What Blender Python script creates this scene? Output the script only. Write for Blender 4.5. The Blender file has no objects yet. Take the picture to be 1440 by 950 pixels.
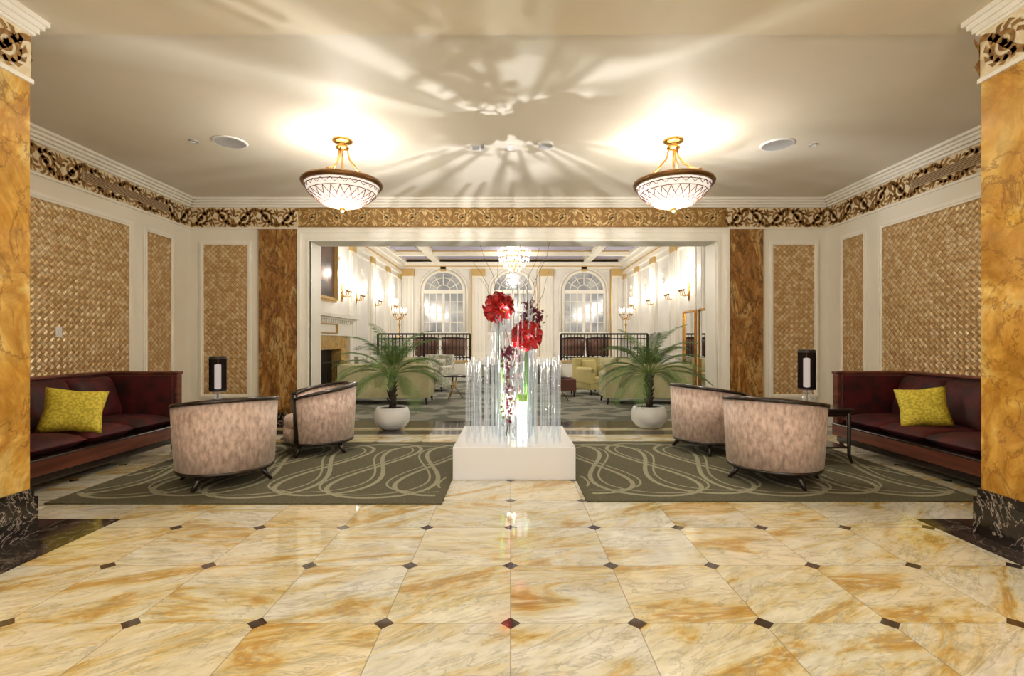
import bpy, bmesh, math, random
from math import sin, cos, pi, radians, sqrt
from mathutils import Vector, Matrix, Euler
random.seed(7)
sc = bpy.context.scene
try:
    sc.view_settings.view_transform = 'Standard'
except Exception: pass

# ------------------------------------------------------------ materials
def new(name):
    m = bpy.data.materials.new(name); m.use_nodes = True
    nt = m.node_tree
    return m, nt, nt.nodes['Principled BSDF']
def N(nt, t, **k):
    n = nt.nodes.new(t)
    for a, b in k.items(): setattr(n, a, b)
    return n
def L(nt, a, b): nt.links.new(a, b)
def math_(nt, op, a, b=None, c=None):
    n = N(nt, 'ShaderNodeMath', operation=op)
    for i, v in enumerate((a, b, c)):
        if v is None: continue
        if isinstance(v, (int, float)): n.inputs[i].default_value = v
        else: L(nt, v, n.inputs[i])
    return n.outputs[0]
def ramp(nt, fac, stops):
    r = N(nt, 'ShaderNodeValToRGB')
    e = r.color_ramp.elements
    while len(e) < len(stops): e.new(0.5)
    for i, (p, c) in enumerate(stops):
        e[i].position = p; e[i].color = (*c, 1)
    L(nt, fac, r.inputs[0]); return r.outputs[0]
def mixc(nt, fac, a, b, mode='MIX'):
    n = N(nt, 'ShaderNodeMix', data_type='RGBA', blend_type=mode)
    if isinstance(fac, (int, float)): n.inputs[0].default_value = fac
    else: L(nt, fac, n.inputs[0])
    for i, v in ((6, a), (7, b)):
        if isinstance(v, tuple): n.inputs[i].default_value = (*v, 1)
        else: L(nt, v, n.inputs[i])
    return n.outputs[2]
def noise(nt, vec, scale, detail=4, dist=0, rough=.5):
    n = N(nt, 'ShaderNodeTexNoise'); n.inputs['Scale'].default_value = scale
    n.inputs['Detail'].default_value = detail; n.inputs['Distortion'].default_value = dist
    n.inputs['Roughness'].default_value = rough
    if vec is not None: L(nt, vec, n.inputs['Vector'])
    return n.outputs['Fac']
def mapping(nt, vec, scale=(1,1,1), rot=(0,0,0), loc=(0,0,0)):
    n = N(nt, 'ShaderNodeMapping'); n.inputs['Scale'].default_value = scale
    n.inputs['Rotation'].default_value = rot; n.inputs['Location'].default_value = loc
    L(nt, vec, n.inputs['Vector']); return n.outputs[0]
def bump(nt, b, h, strength=.3, dist=.01):
    n = N(nt, 'ShaderNodeBump'); n.inputs['Strength'].default_value = strength
    n.inputs['Distance'].default_value = dist
    L(nt, h, n.inputs['Height']); L(nt, n.outputs[0], b.inputs['Normal'])
def simple(name, c, rough=.5, metal=0, c2=None, scale=8, bmp=0, emis=0, ecol=None, sheen=0, stretch=(1,1,1), lo=.35, hi=.65, coat=0, detail=4):
    m, nt, b = new(name)
    tc = N(nt, 'ShaderNodeTexCoord').outputs['Object']
    if stretch != (1,1,1): tc = mapping(nt, tc, stretch)
    if c2 is None: c2 = tuple(x*.9 for x in c)
    f = noise(nt, tc, scale, detail)
    L(nt, ramp(nt, f, [(lo, c), (hi, c2)]), b.inputs['Base Color'])
    b.inputs['Roughness'].default_value = rough; b.inputs['Metallic'].default_value = metal
    if bmp: bump(nt, b, f, bmp)
    if emis:
        b.inputs['Emission Color'].default_value = (*(ecol or c), 1)
        b.inputs['Emission Strength'].default_value = emis
    if sheen:
        b.inputs['Sheen Weight'].default_value = sheen
        b.inputs['Sheen Tint'].default_value = (*[min(1, x*1.6+.02) for x in c], 1)
    if coat: b.inputs['Coat Weight'].default_value = coat
    return m

S = 0.607
def floor_marble():
    m, nt, b = new('floor_marble_tiles')
    tc = N(nt, 'ShaderNodeTexCoord').outputs['Object']
    sp = N(nt, 'ShaderNodeSeparateXYZ'); L(nt, tc, sp.inputs[0])
    px = math_(nt, 'DIVIDE', sp.outputs[0], S)
    py = math_(nt, 'DIVIDE', math_(nt, 'SUBTRACT', sp.outputs[1], 2.36), S)
    cx = math_(nt, 'FLOOR', px); cy = math_(nt, 'FLOOR', py)
    fx = math_(nt, 'PINGPONG', px, .5); fy = math_(nt, 'PINGPONG', py, .5)
    cb = N(nt, 'ShaderNodeCombineXYZ'); L(nt, cx, cb.inputs[0]); L(nt, cy, cb.inputs[1])
    wn = N(nt, 'ShaderNodeTexWhiteNoise'); L(nt, cb.outputs[0], wn.inputs['Vector'])
    off = N(nt, 'ShaderNodeVectorMath', operation='SCALE'); L(nt, wn.outputs['Color'], off.inputs[0]); off.inputs['Scale'].default_value = 30
    ad = N(nt, 'ShaderNodeVectorMath', operation='ADD')
    vr = N(nt, 'ShaderNodeVectorRotate', rotation_type='Z_AXIS'); L(nt, tc, vr.inputs['Vector'])
    ang = math_(nt, 'MULTIPLY_ADD', wn.outputs['Value'], .9, -.7)
    L(nt, ang, vr.inputs['Angle'])
    L(nt, vr.outputs[0], ad.inputs[0]); L(nt, off.outputs[0], ad.inputs[1])
    v = mapping(nt, ad.outputs[0], (1, 3.4, 1))
    n1 = noise(nt, v, 1.15, 8, .8, .66)
    col = ramp(nt, n1, [(.34, (.86,.85,.79)), (.47, (.82,.79,.67)), (.54, (.77,.67,.42)), (.59, (.64,.44,.16)), (.625, (.54,.33,.09)), (.66, (.77,.67,.43)), (.74, (.86,.84,.75))])
    n2 = noise(nt, v, 2.2, 6, 1.2, .6)
    vein = ramp(nt, math_(nt, 'ABSOLUTE', math_(nt, 'SUBTRACT', n2, .47)), [(0, (1,1,1)), (.028, (0,0,0))])
    col = mixc(nt, math_(nt, 'MULTIPLY', vein, .55), col, (.38,.35,.28))
    n3 = noise(nt, v, 7, 6, .6, .62)
    col = mixc(nt, .5, col, ramp(nt, n3, [(.36, (.62,.60,.51)), (.58, (1,1,.98))]), 'MULTIPLY')
    tint = ramp(nt, wn.outputs['Color'], [(0, (1,1,1)), (.35, (.91,.91,.88)), (.55, (1,.97,.86)), (.8, (.99,.88,.64)), (1, (1,.98,.92))])
    col = mixc(nt, .85, col, tint, 'MULTIPLY')
    edge = math_(nt, 'MINIMUM', fx, fy)
    g = math_(nt, 'LESS_THAN', edge, .0045)
    col = mixc(nt, math_(nt, 'MULTIPLY', g, .6), col, (.2,.15,.09))
    d = math_(nt, 'LESS_THAN', math_(nt, 'ADD', fx, fy), .082)
    col = mixc(nt, d, col, (.05,.03,.02))
    L(nt, col, b.inputs['Base Color'])
    b.inputs['IOR'].default_value = 1.9
    rn = noise(nt, tc, 3, 3)
    L(nt, math_(nt, 'MULTIPLY_ADD', rn, .09, .02), b.inputs['Roughness'])
    return m
def veined(name, base, mid, vein, vs=2.2, rough=.15, width=.02, stretch=(1,1,1), amt=.8, rot=(0.3,.5,.2), light=None):
    m, nt, b = new(name)
    tc = N(nt, 'ShaderNodeTexCoord').outputs['Object']
    v = mapping(nt, tc, stretch, rot)
    n1 = noise(nt, v, vs, 7, 1.0, .62)
    st = [(.3, base), (.46, mid), (.54, base), (.66, tuple(x*.6 for x in mid))]
    if light: st = [(.28, light), (.38, base), (.47, mid), (.53, base), (.60, light), (.70, tuple(x*.55 for x in mid))]
    col = ramp(nt, n1, st)
    n3 = noise(nt, v, vs*5, 5, .6, .6)
    col = mixc(nt, .55, col, ramp(nt, n3, [(.36, (.5,.45,.38)), (.6, (1,1,1))]), 'MULTIPLY')
    n2 = noise(nt, v, vs*1.1, 9, 1.6, .62)
    a = math_(nt, 'ABSOLUTE', math_(nt, 'SUBTRACT', n2, .5))
    f = ramp(nt, a, [(0, (1,1,1)), (width, (0,0,0))])
    col = mixc(nt, math_(nt, 'MULTIPLY', f, amt), col, vein)
    L(nt, col, b.inputs['Base Color']); b.inputs['Roughness'].default_value = rough
    return m
def woven():
    m, nt, b = new('gold_woven_wallpaper')
    tc = N(nt, 'ShaderNodeTexCoord').outputs['Object']
    sp = N(nt, 'ShaderNodeSeparateXYZ'); L(nt, tc, sp.inputs[0])
    u = math_(nt, 'ADD', sp.outputs[0], sp.outputs[1]); w = sp.outputs[2]
    c = .078
    a = math_(nt, 'DIVIDE', math_(nt, 'ADD', u, w), c); d = math_(nt, 'DIVIDE', math_(nt, 'SUBTRACT', u, w), c)
    fa = math_(nt, 'FLOOR', a); fd = math_(nt, 'FLOOR', d)
    ra = math_(nt, 'PINGPONG', a, .5); rd = math_(nt, 'PINGPONG', d, .5)
    par = math_(nt, 'PINGPONG', math_(nt, 'ADD', fa, fd), 1)
    h = N(nt, 'ShaderNodeMix', data_type='FLOAT'); L(nt, par, h.inputs[0]); L(nt, ra, h.inputs[2]); L(nt, rd, h.inputs[3])
    cb = N(nt, 'ShaderNodeCombineXYZ'); L(nt, fa, cb.inputs[0]); L(nt, fd, cb.inputs[1])
    wn = N(nt, 'ShaderNodeTexWhiteNoise'); L(nt, cb.outputs[0], wn.inputs['Vector'])
    col = ramp(nt, wn.outputs['Value'], [(0, (.62,.40,.18)), (.5, (.74,.52,.26)), (1, (.90,.72,.45))])
    edge = math_(nt, 'MINIMUM', ra, rd)
    ef = ramp(nt, edge, [(0, (.50,.41,.31)), (.12, (1,1,1))])
    col = mixc(nt, .9, col, ef, 'MULTIPLY')
    n = noise(nt, tc, 60, 3)
    col = mixc(nt, .5, col, ramp(nt, n, [(.35, (.58,.52,.42)), (.6, (1.0,1,1))]), 'MULTIPLY')
    L(nt, col, b.inputs['Base Color']); b.inputs['Roughness'].default_value = .27; b.inputs['Metallic'].default_value = .4
    hh = math_(nt, 'MULTIPLY_ADD', n, .4, h.outputs[0])
    bump(nt, b, hh, 1.0, .018)
    return m
def glassy(name, tint=(.9,.95,.97), fac=.22, emis=0.0, ecol=(.93,.97,1), rough=.03):
    m = bpy.data.materials.new(name); m.use_nodes = True; nt = m.node_tree; nt.nodes.clear()
    o = N(nt, 'ShaderNodeOutputMaterial'); t = N(nt, 'ShaderNodeBsdfTransparent'); g = N(nt, 'ShaderNodeBsdfGlossy')
    t.inputs[0].default_value = (*tint, 1); g.inputs['Roughness'].default_value = rough
    lw = N(nt, 'ShaderNodeLayerWeight'); lw.inputs[0].default_value = .35
    f = math_(nt, 'MULTIPLY_ADD', lw.outputs['Facing'], .6, fac*.4)
    mx = N(nt, 'ShaderNodeMixShader'); L(nt, f, mx.inputs[0]); L(nt, t.outputs[0], mx.inputs[1]); L(nt, g.outputs[0], mx.inputs[2])
    out = mx.outputs[0]
    if emis:
        e = N(nt, 'ShaderNodeEmission'); e.inputs[0].default_value = (*ecol,1); e.inputs[1].default_value = emis
        ad = N(nt, 'ShaderNodeAddShader'); L(nt, out, ad.inputs[0]); L(nt, e.outputs[0], ad.inputs[1]); out = ad.outputs[0]
    L(nt, out, o.inputs[0]); return m
def sheer_black():
    m = bpy.data.materials.new('sheer_black_shade'); m.use_nodes = True; nt = m.node_tree; nt.nodes.clear()
    o = N(nt, 'ShaderNodeOutputMaterial'); t = N(nt, 'ShaderNodeBsdfTransparent'); g = N(nt, 'ShaderNodeBsdfDiffuse')
    t.inputs[0].default_value = (.5,.46,.45,1); g.inputs[0].default_value = (.012,.01,.012,1)
    lw = N(nt, 'ShaderNodeLayerWeight'); lw.inputs[0].default_value = .5
    f = math_(nt, 'MULTIPLY_ADD', lw.outputs['Facing'], .7, .5)
    mx = N(nt, 'ShaderNodeMixShader'); L(nt, f, mx.inputs[0]); L(nt, t.outputs[0], mx.inputs[1]); L(nt, g.outputs[0], mx.inputs[2])
    L(nt, mx.outputs[0], o.inputs[0]); return m

M_floor = floor_marble()
M_black = veined('black_marble', (.010,.008,.007), (.03,.02,.016), (.6,.52,.42), 3.0, .12, .010, amt=.85)
M_darkfl = veined('dark_brown_marble', (.035,.025,.018), (.07,.05,.04), (.4,.33,.26), 2.5, .08, .01, amt=.6)
M_amber = veined('amber_marble', (.70,.40,.075), (.52,.25,.035), (.20,.085,.018), 1.5, .1, .018, amt=.7, light=(.86,.62,.22), stretch=(1,1,.8))
M_pil = veined('brown_marble', (.40,.20,.055), (.28,.125,.033), (.08,.033,.011), 2.4, .18, .035, (1.6,1.6,.6), amt=.85, light=(.58,.37,.14))
M_woven = woven()
M_cream = simple('cream_paint', (.83,.78,.67), .5, c2=(.80,.75,.64), scale=2)
M_trim = simple('white_trim_paint', (.88,.84,.75), .4, c2=(.84,.80,.71), scale=3)
M_ceil = simple('warm_ceiling_paint', (.72,.67,.57), .55, c2=(.68,.63,.53), scale=1.2)
M_beam = simple('ceiling_soffit_paint', (.72,.64,.49), .6, scale=1)
M_frbg = simple('frieze_cream_ground', (.82,.73,.54), .5, c2=(.70,.56,.33), scale=20)
M_frgold = simple('frieze_brown_ground', (.38,.21,.06), .4, .2, c2=(.26,.135,.04), scale=14)
M_scroll = simple('frieze_bronze_scroll', (.46,.26,.08), .35, .3, c2=(.20,.095,.03), scale=22)
M_scrollc = simple('frieze_pale_gold_scroll', (.80,.60,.30), .35, .2, c2=(.52,.33,.12), scale=12)
M_gold = simple('brass', (.62,.36,.10), .22, .95, c2=(.48,.26,.06), scale=10)
M_bronze = simple('dark_bronze', (.24,.12,.045), .3, .9, scale=10)
M_goldp = simple('gold_leaf_paint', (.62,.42,.16), .4, .4, scale=10)
M_wood = simple('dark_espresso_wood', (.03,.016,.012), .25, c2=(.015,.008,.006), scale=6, stretch=(1,1,8), coat=.4)
M_velvet = simple('crushed_blush_velvet', (.78,.60,.52), .5, c2=(.42,.28,.225), scale=30, stretch=(1,1,.5), sheen=.3, lo=.36, hi=.70, detail=14, bmp=.12)
M_burg = simple('burgundy_velvet', (.085,.0035,.006), .65, c2=(.020,.001,.002), scale=6, bmp=.1)
M_copper = simple('copper_leather', (.22,.072,.042), .3, .3, c2=(.11,.035,.022), scale=5, stretch=(1,.3,3))
M_yellow = simple('chartreuse_fabric', (.80,.66,.07), .7, c2=(.54,.43,.03), scale=45, bmp=.5, lo=.45, hi=.55)
M_rug = simple('olive_wool', (.078,.070,.037), .95, c2=(.118,.108,.06), scale=60, bmp=.4)
M_rug2 = simple('olive_pale_wool', (.36,.345,.24), .95, c2=(.25,.24,.155), scale=60, bmp=.4)
M_white = simple('white_gloss_lacquer', (.92,.92,.96), .12, c2=(.90,.90,.94), scale=2, coat=.5)
M_pot = simple('white_ceramic', (.88,.88,.87), .2, scale=3)
M_soil = simple('soil', (.06,.035,.02), .9, c2=(.02,.012,.008), scale=60, bmp=.6)
M_trunk = simple('palm_trunk_bark', (.07,.05,.035), .9, c2=(.02,.015,.01), scale=30, bmp=.8)
M_leaf = simple('palm_leaf', (.05,.115,.018), .5, c2=(.10,.19,.035), scale=9)
M_leaf2 = simple('palm_rachis', (.2,.27,.07), .5, scale=9)
M_glass = glassy('clear_acrylic', tint=(.82,.86,.88), fac=.35, emis=.07)  # emission imitates an edge-lit glow; tint deepened for stronger ceiling shadows
M_glassv = glassy('vase_glass', (.93,.97,.97), .2, .04)  # faint emission gives the clear glass a glow of its own
M_glow = simple('led_lit_frosted_glass', (.9,.95,.95), .3, emis=1.1, ecol=(.9,1,.97))
M_red = simple('amaryllis_red', (.62,.02,.018), .5, c2=(.34,.006,.008), scale=30)
M_dkred = simple('orchid_crimson', (.22,.01,.04), .5, c2=(.10,.004,.022), scale=30)
M_green = simple('stem_green', (.16,.34,.05), .5, scale=10)
M_lime = simple('lime_slice', (.35,.65,.05), .4, scale=10)
M_twig = simple('twig', (.12,.09,.07), .7, scale=10)
M_bowl = simple('alabaster_lit_glass', (.9,.86,.8), .35, c2=(.85,.8,.72), scale=9, emis=.6, ecol=(1,.92,.84))
M_pat = simple('painted_line', (.25,.10,.07), .5, scale=9)
M_bulb = simple('lit_bulb', (1,.95,.85), .3, emis=18, ecol=(1,.95,.86))
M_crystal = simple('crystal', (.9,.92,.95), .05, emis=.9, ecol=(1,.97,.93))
M_shade = simple('black_lamp_trim', (.012,.010,.012), .35, scale=10, coat=.3)
M_sheer = sheer_black()
M_shadeg = simple('lamp_inner_glow', (.8,.75,.7), .4, emis=2.0, ecol=(1,.90,.80))
M_grey = simple('grey_grille', (.42,.42,.42), .5, c2=(.3,.3,.3), scale=150)
M_vent = simple('vent_metal', (.5,.38,.24), .5, scale=20)
M_plastic = simple('white_plastic', (.75,.75,.74), .4, scale=4)
M_farwall = simple('ballroom_white_paint', (.82,.79,.73), .5, scale=2)
M_farceil = simple('ballroom_ceiling', (.70,.66,.60), .6, scale=1)
M_blue = simple('violet_lit_coffer', (.34,.32,.40), .6, emis=.08, ecol=(.6,.52,.85))
M_fcarpet = simple('ballroom_carpet', (.115,.12,.085), .95, c2=(.27,.265,.21), scale=2.2, lo=.46, hi=.54, detail=2)
M_pane = simple('window_pane_night_glass', (.26,.28,.31), .12, .3, c2=(.58,.59,.60), scale=1.6, emis=.04, ecol=(.8,.85,1))  # mottled pale tone and weak emission imitate reflections in the panes
M_iron = simple('black_iron', (.015,.013,.013), .35, .5, scale=20)
M_lime_f = simple('pale_olive_upholstery', (.47,.44,.25), .7, c2=(.38,.35,.19), scale=4)
M_crm_f = simple('patterned_cream_upholstery', (.66,.64,.54), .7, c2=(.38,.38,.31), scale=14, lo=.47, hi=.53)
M_yel_f = simple('yellow_upholstery', (.60,.52,.22), .7, scale=4)
M_brn_f = simple('brown_leather', (.17,.075,.045), .4, scale=4)
M_redb = simple('oxblood_leather', (.15,.045,.03), .4, scale=4)
M_mirror = simple('mirror_silver', (.8,.8,.8), .03, 1, scale=1)
M_paint = simple('oil_painting_canvas', (.13,.06,.035), .4, c2=(.03,.02,.02), scale=1.8, lo=.45, hi=.6)
M_paint2 = simple('oil_painting_figure', (.50,.28,.16), .4, c2=(.3,.1,.05), scale=5)
M_yelm = veined('sienna_marble', (.70,.50,.2), (.6,.36,.1), (.3,.15,.05), 2.5, .2, .02)

# ------------------------------------------------------------ builder
class B:
    def __init__(s, name):
        s.name = name; s.v = []; s.f = []; s.mi = []; s.sm = []; s.mats = []; s.M = Matrix.Identity(4)
    def add(s, vs, fs, mat, smooth=False, M=None):
        if mat not in s.mats: s.mats.append(mat)
        k = s.mats.index(mat); o = len(s.v); T = s.M if M is None else s.M @ M
        s.v += [tuple(T @ Vector(p)) for p in vs]
        for f in fs:
            s.f.append(tuple(i+o for i in f)); s.mi.append(k); s.sm.append(smooth)
    def box(s, x0, x1, y0, y1, z0, z1, mat, M=None):
        if x0 > x1: x0, x1 = x1, x0
        if y0 > y1: y0, y1 = y1, y0
        vs = [(x0,y0,z0),(x1,y0,z0),(x1,y1,z0),(x0,y1,z0),(x0,y0,z1),(x1,y0,z1),(x1,y1,z1),(x0,y1,z1)]
        s.add(vs, [(0,3,2,1),(4,5,6,7),(0,1,5,4),(1,2,6,5),(2,3,7,6),(3,0,4,7)], mat, False, M)
    def quad(s, pts, mat): s.add(pts, [(0,1,2,3)], mat)
    def lathe(s, prof, c, mat, seg=28, a0=0, a1=2*pi, smooth=True, M=None):
        full = abs(a1-a0-2*pi) < 1e-4
        n = seg if full else seg+1; vs = []; fs = []
        for r, z in prof:
            for i in range(n):
                a = a0+(a1-a0)*i/seg
                vs.append((c[0]+r*cos(a), c[1]+r*sin(a), c[2]+z))
        for j in range(len(prof)-1):
            for i in range(seg):
                k = (i+1) % n if full else i+1
                fs.append((j*n+i, j*n+k, (j+1)*n+k, (j+1)*n+i))
        s.add(vs, fs, mat, smooth, M)
    def cyl(s, c, r, h, mat, seg=20, r2=None):
        r2 = r if r2 is None else r2
        s.lathe([(.0001,0),(r,0)], c, mat, seg, smooth=False); s.lathe([(r,0),(r2,h)], c, mat, seg); s.lathe([(r2,h),(.0001,h)], c, mat, seg, smooth=False)
    def tube(s, pts, r, mat, seg=6, smooth=True, cap=True):
        pts = [Vector(p) for p in pts]; n = len(pts)
        rs = r if isinstance(r, (list, tuple)) else [r]*n
        vs = []; fs = []; up = None
        for i, p in enumerate(pts):
            t = (pts[min(i+1, n-1)]-pts[max(i-1, 0)]).normalized()
            if up is None:
                up = Vector((0,0,1)) if abs(t.z) < .9 else Vector((1,0,0))
            a = t.cross(up).normalized(); b_ = a.cross(t).normalized(); up = b_
            for j in range(seg):
                q = 2*pi*j/seg; vs.append(tuple(p+a*cos(q)*rs[i]+b_*sin(q)*rs[i]))
        for i in range(n-1):
            for j in range(seg):
                k = (j+1) % seg; fs.append((i*seg+j, i*seg+k, (i+1)*seg+k, (i+1)*seg+j))
        if cap:
            fs.append(tuple(range(seg))[::-1]); fs.append(tuple((n-1)*seg+j for j in range(seg)))
        s.add(vs, fs, mat, smooth)
    def ribbon(s, pts, w, mp, mat):
        n = len(pts); ws = w if isinstance(w, (list, tuple)) else [w]*n; vs = []; fs = []
        for i in range(n):
            a = pts[max(i-1, 0)]; c = pts[min(i+1, n-1)]
            dx, dy = c[0]-a[0], c[1]-a[1]; l = sqrt(dx*dx+dy*dy) or 1
            nx, ny = -dy/l*ws[i]/2, dx/l*ws[i]/2
            vs.append(mp(pts[i][0]+nx, pts[i][1]+ny)); vs.append(mp(pts[i][0]-nx, pts[i][1]-ny))
        for i in range(n-1): fs.append((2*i, 2*i+1, 2*i+3, 2*i+2))
        s.add(vs, fs, mat)
    def pillow(s, w, h, t, mat, M, n=14, pinch=.06):
        vs = []; fs = []
        for side in (1, -1):
            for i in range(n+1):
                for j in range(n+1):
                    x = -1+2*i/n; y = -1+2*j/n
                    th = t*((1-abs(x)**3.5)*(1-abs(y)**3.5))**.5*side
                    px = x*w*(1-pinch*(1-abs(y))**1*abs(x)); py = y*h*(1-pinch*(1-abs(x))*abs(y))
                    vs.append((px, py, th))
        m = (n+1)**2
        for sd in range(2):
            for i in range(n):
                for j in range(n):
                    a = sd*m+i*(n+1)+j; f = (a, a+1, a+n+2, a+n+1)
                    fs.append(f if sd else f[::-1])
        s.add(vs, fs, mat, True, M)
    def build(s, loc=(0,0,0), rot=(0,0,0), bevel=0, seg=2, merge=True):
        me = bpy.data.meshes.new(s.name); me.from_pydata(s.v, [], s.f)
        for m in s.mats: me.materials.append(m)
        me.polygons.foreach_set('material_index', s.mi); me.polygons.foreach_set('use_smooth', s.sm)
        if merge:
            bm = bmesh.new(); bm.from_mesh(me)
            bmesh.ops.remove_doubles(bm, verts=bm.verts, dist=1e-5)
            bmesh.ops.recalc_face_normals(bm, faces=bm.faces); bm.to_mesh(me); bm.free()
        o = bpy.data.objects.new(s.name, me); sc.collection.objects.link(o)
        o.location = loc; o.rotation_euler = rot
        if bevel:
            md = o.modifiers.new('bevel', 'BEVEL'); md.width = bevel; md.segments = seg; md.limit_method = 'ANGLE'; md.angle_limit = radians(50)
        return o
def dup(o, loc, rot=(0,0,0), scale=(1,1,1)):
    d = o.copy(); sc.collection.objects.link(d); d.location = loc; d.rotation_euler = rot; d.scale = scale; return d
def wbox(b, pl, c, dn, a0, a1, z0, z1, d0, d1, mat):
    p, q = c+dn*d0, c+dn*d1
    if pl == 'x': b.box(p, q, a0, a1, z0, z1, mat)
    else: b.box(a0, a1, p, q, z0, z1, mat)
def frame(b, pl, c, dn, a0, a1, z0, z1, w, d, mat):
    for (e0, e1, ww, dd) in ((0, 0, w, d), (w*.3, 0, w*.35, d*1.7)):
        A0, A1, Z0, Z1 = a0+e0, a1-e0, z0+e0, z1-e0
        wbox(b, pl, c, dn, A0, A1, Z1-ww, Z1, 0, dd, mat); wbox(b, pl, c, dn, A0, A1, Z0, Z0+ww, 0, dd, mat)
        wbox(b, pl, c, dn, A0, A0+ww, Z0+ww, Z1-ww, 0, dd, mat); wbox(b, pl, c, dn, A1-ww, A1, Z0+ww, Z1-ww, 0, dd, mat)

XL, XR, YB, YB2, ZC = -5.2, 5.15, 8.0, 8.4, 3.66
Y0 = -2.5
FXL, FXR, FY, FZ = -4.8, 4.95, 21.5, 4.9
# ------------------------------------------------------------ floor
b = B('floor')
def rect(x0, x1, y0, y1, m, z=0): b.quad([(x0,y0,z),(x1,y0,z),(x1,y1,z),(x0,y1,z)], m)
DL, DR, DY = -2.96, 3.08, 3.75
rect(XL, DL, Y0, DY, M_darkfl); rect(DR, XR, Y0, DY, M_darkfl)
rect(DL, DR, Y0, DY, M_floor); rect(XL, XR, DY, 7.15, M_floor)
rect(XL, XR, 7.15, 7.5, M_darkfl); rect(XL, XR, 7.5, 7.72, M_floor); rect(XL, XR, 7.72, YB2, M_darkfl)
rect(FXL, FXR, YB2, FY, M_fcarpet)
b.build()
# ------------------------------------------------------------ ceiling
b = B('ceiling')
b.box(XL-.1, XR+.1, 3.65, YB2, ZC, ZC+.1, M_ceil)
b.box(XL-.1, XR+.1, 2.2, 3.65, ZC-.035, ZC+.1, M_beam)
b.box(XL-.1, XR+.1, Y0, 2.2, ZC, ZC+.1, M_ceil)
b.build()
# ------------------------------------------------------------ walls main
b = B('wall_left'); b.box(XL-.12, XL, Y0, YB2, 0, ZC, M_cream); b.build()
b = B('wall_right'); b.box(XR, XR+.12, Y0, YB2, 0, ZC, M_cream); b.build()
OL, OR, OZ = -3.25, 3.34, 2.97
b = B('wall_back')
b.box(XL, OL, YB, YB2, 0, ZC, M_cream); b.box(OR, XR, YB, YB2, 0, ZC, M_cream); b.box(OL, OR, YB, YB2, OZ, ZC, M_cream)
b.build()
b = B('trim_opening_casing')
for (w0, w1, d) in ((0, .19, .05), (.13, .19, .085), (0, .04, .07)):
    b.box(OL-w1, OL-w0, YB-d, YB, 0, OZ+w1, M_trim); b.box(OR+w0, OR+w1, YB-d, YB, 0, OZ+w1, M_trim)
    b.box(OL-w0, OR+w0, YB-d, YB, OZ+w0, OZ+w1, M_trim)
b.box(OL, OL+.015, YB, YB2, 0, OZ, M_trim); b.box(OR-.015, OR, YB, YB2, 0, OZ, M_trim)
b.build(bevel=.006)
for x0, x1 in ((-4.07, -3.46), (3.55, 4.08)):
    b = B('trim_marble_pilaster'); b.box(x0, x1, YB-.06, YB, .2, 3.165, M_pil); b.box(x0-.02, x1+.02, YB-.08, YB, 0, .2, M_black); b.build(bevel=.006)
def panel(name, pl, c, dn, a0, a1, z0=.5, z1=2.92):
    b = B(name)
    wbox(b, pl, c, dn, a0, a1, z0, z1, 0, .012, M_woven)
    frame(b, pl, c, dn, a0-.07, a1+.07, z0-.07, z1+.07, .07, .022, M_trim)
    b.build()
panel('woven_wall_panel', 'x', XL, 1, 4.1, 6.69); panel('woven_wall_panel', 'x', XL, 1, 7.02, 7.52)
panel('woven_wall_panel', 'x', XR, -1, 4.1, 6.8); panel('woven_wall_panel', 'x', XR, -1, 7.16, 7.6)
panel('woven_wall_panel', 'y', YB, -1, -4.98, -4.27); panel('woven_wall_panel', 'y', YB, -1, 4.26, 4.93)
for nm, pl, c, dn, a0, a1 in (('baseboard_left','x',XL,1,Y0,YB), ('baseboard_right','x',XR,-1,Y0,YB)):
    b = B(nm); wbox(b, pl, c, dn, a0, a1, 0, .16, 0, .03, M_trim); wbox(b, pl, c, dn, a0, a1, .16, .2, 0, .018, M_trim); b.build()
b = B('baseboard_back')
for a0, a1 in ((XL, -4.09), (4.1, XR)):
    wbox(b, 'y', YB, -1, a0, a1, 0, .16, 0, .03, M_trim); wbox(b, 'y', YB, -1, a0, a1, .16, .2, 0, .018, M_trim)
b.build()
F0, F1 = 3.20, 3.52
def crown(b, pl, c, dn, a0, a1, z1=ZC, z0=F1, dmax=.15):
    n = 4
    for i in range(n):
        za = z0+(z1-z0)*i/n; zb = z0+(z1-z0)*(i+1)/n
        wbox(b, pl, c, dn, a0, a1, za, zb, 0, .03+(dmax-.03)*((i+1)/n)**1.3, M_trim)
b = B('trim_crown'); crown(b, 'x', XL, 1, 3.65, YB); crown(b, 'x', XR, -1, 3.65, YB); crown(b, 'y', YB, -1, XL, XR)
for pl, c, dn, a0, a1 in (('x',XL,1,3.65,YB), ('x',XR,-1,3.65,YB), ('y',YB,-1,XL,XR)):
    wbox(b, pl, c, dn, a0, a1, F0-.03, F0, 0, .03, M_trim)
b.build(bevel=.008)
def spiral(cx, cy, r0, r1, a0, turns, sgn):
    n = 26; return [(cx+(r0+(r1-r0)*i/n)*cos(a0+sgn*2*pi*turns*i/n), cy+(r0+(r1-r0)*i/n)*sin(a0+sgn*2*pi*turns*i/n)) for i in range(n+1)]
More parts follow.
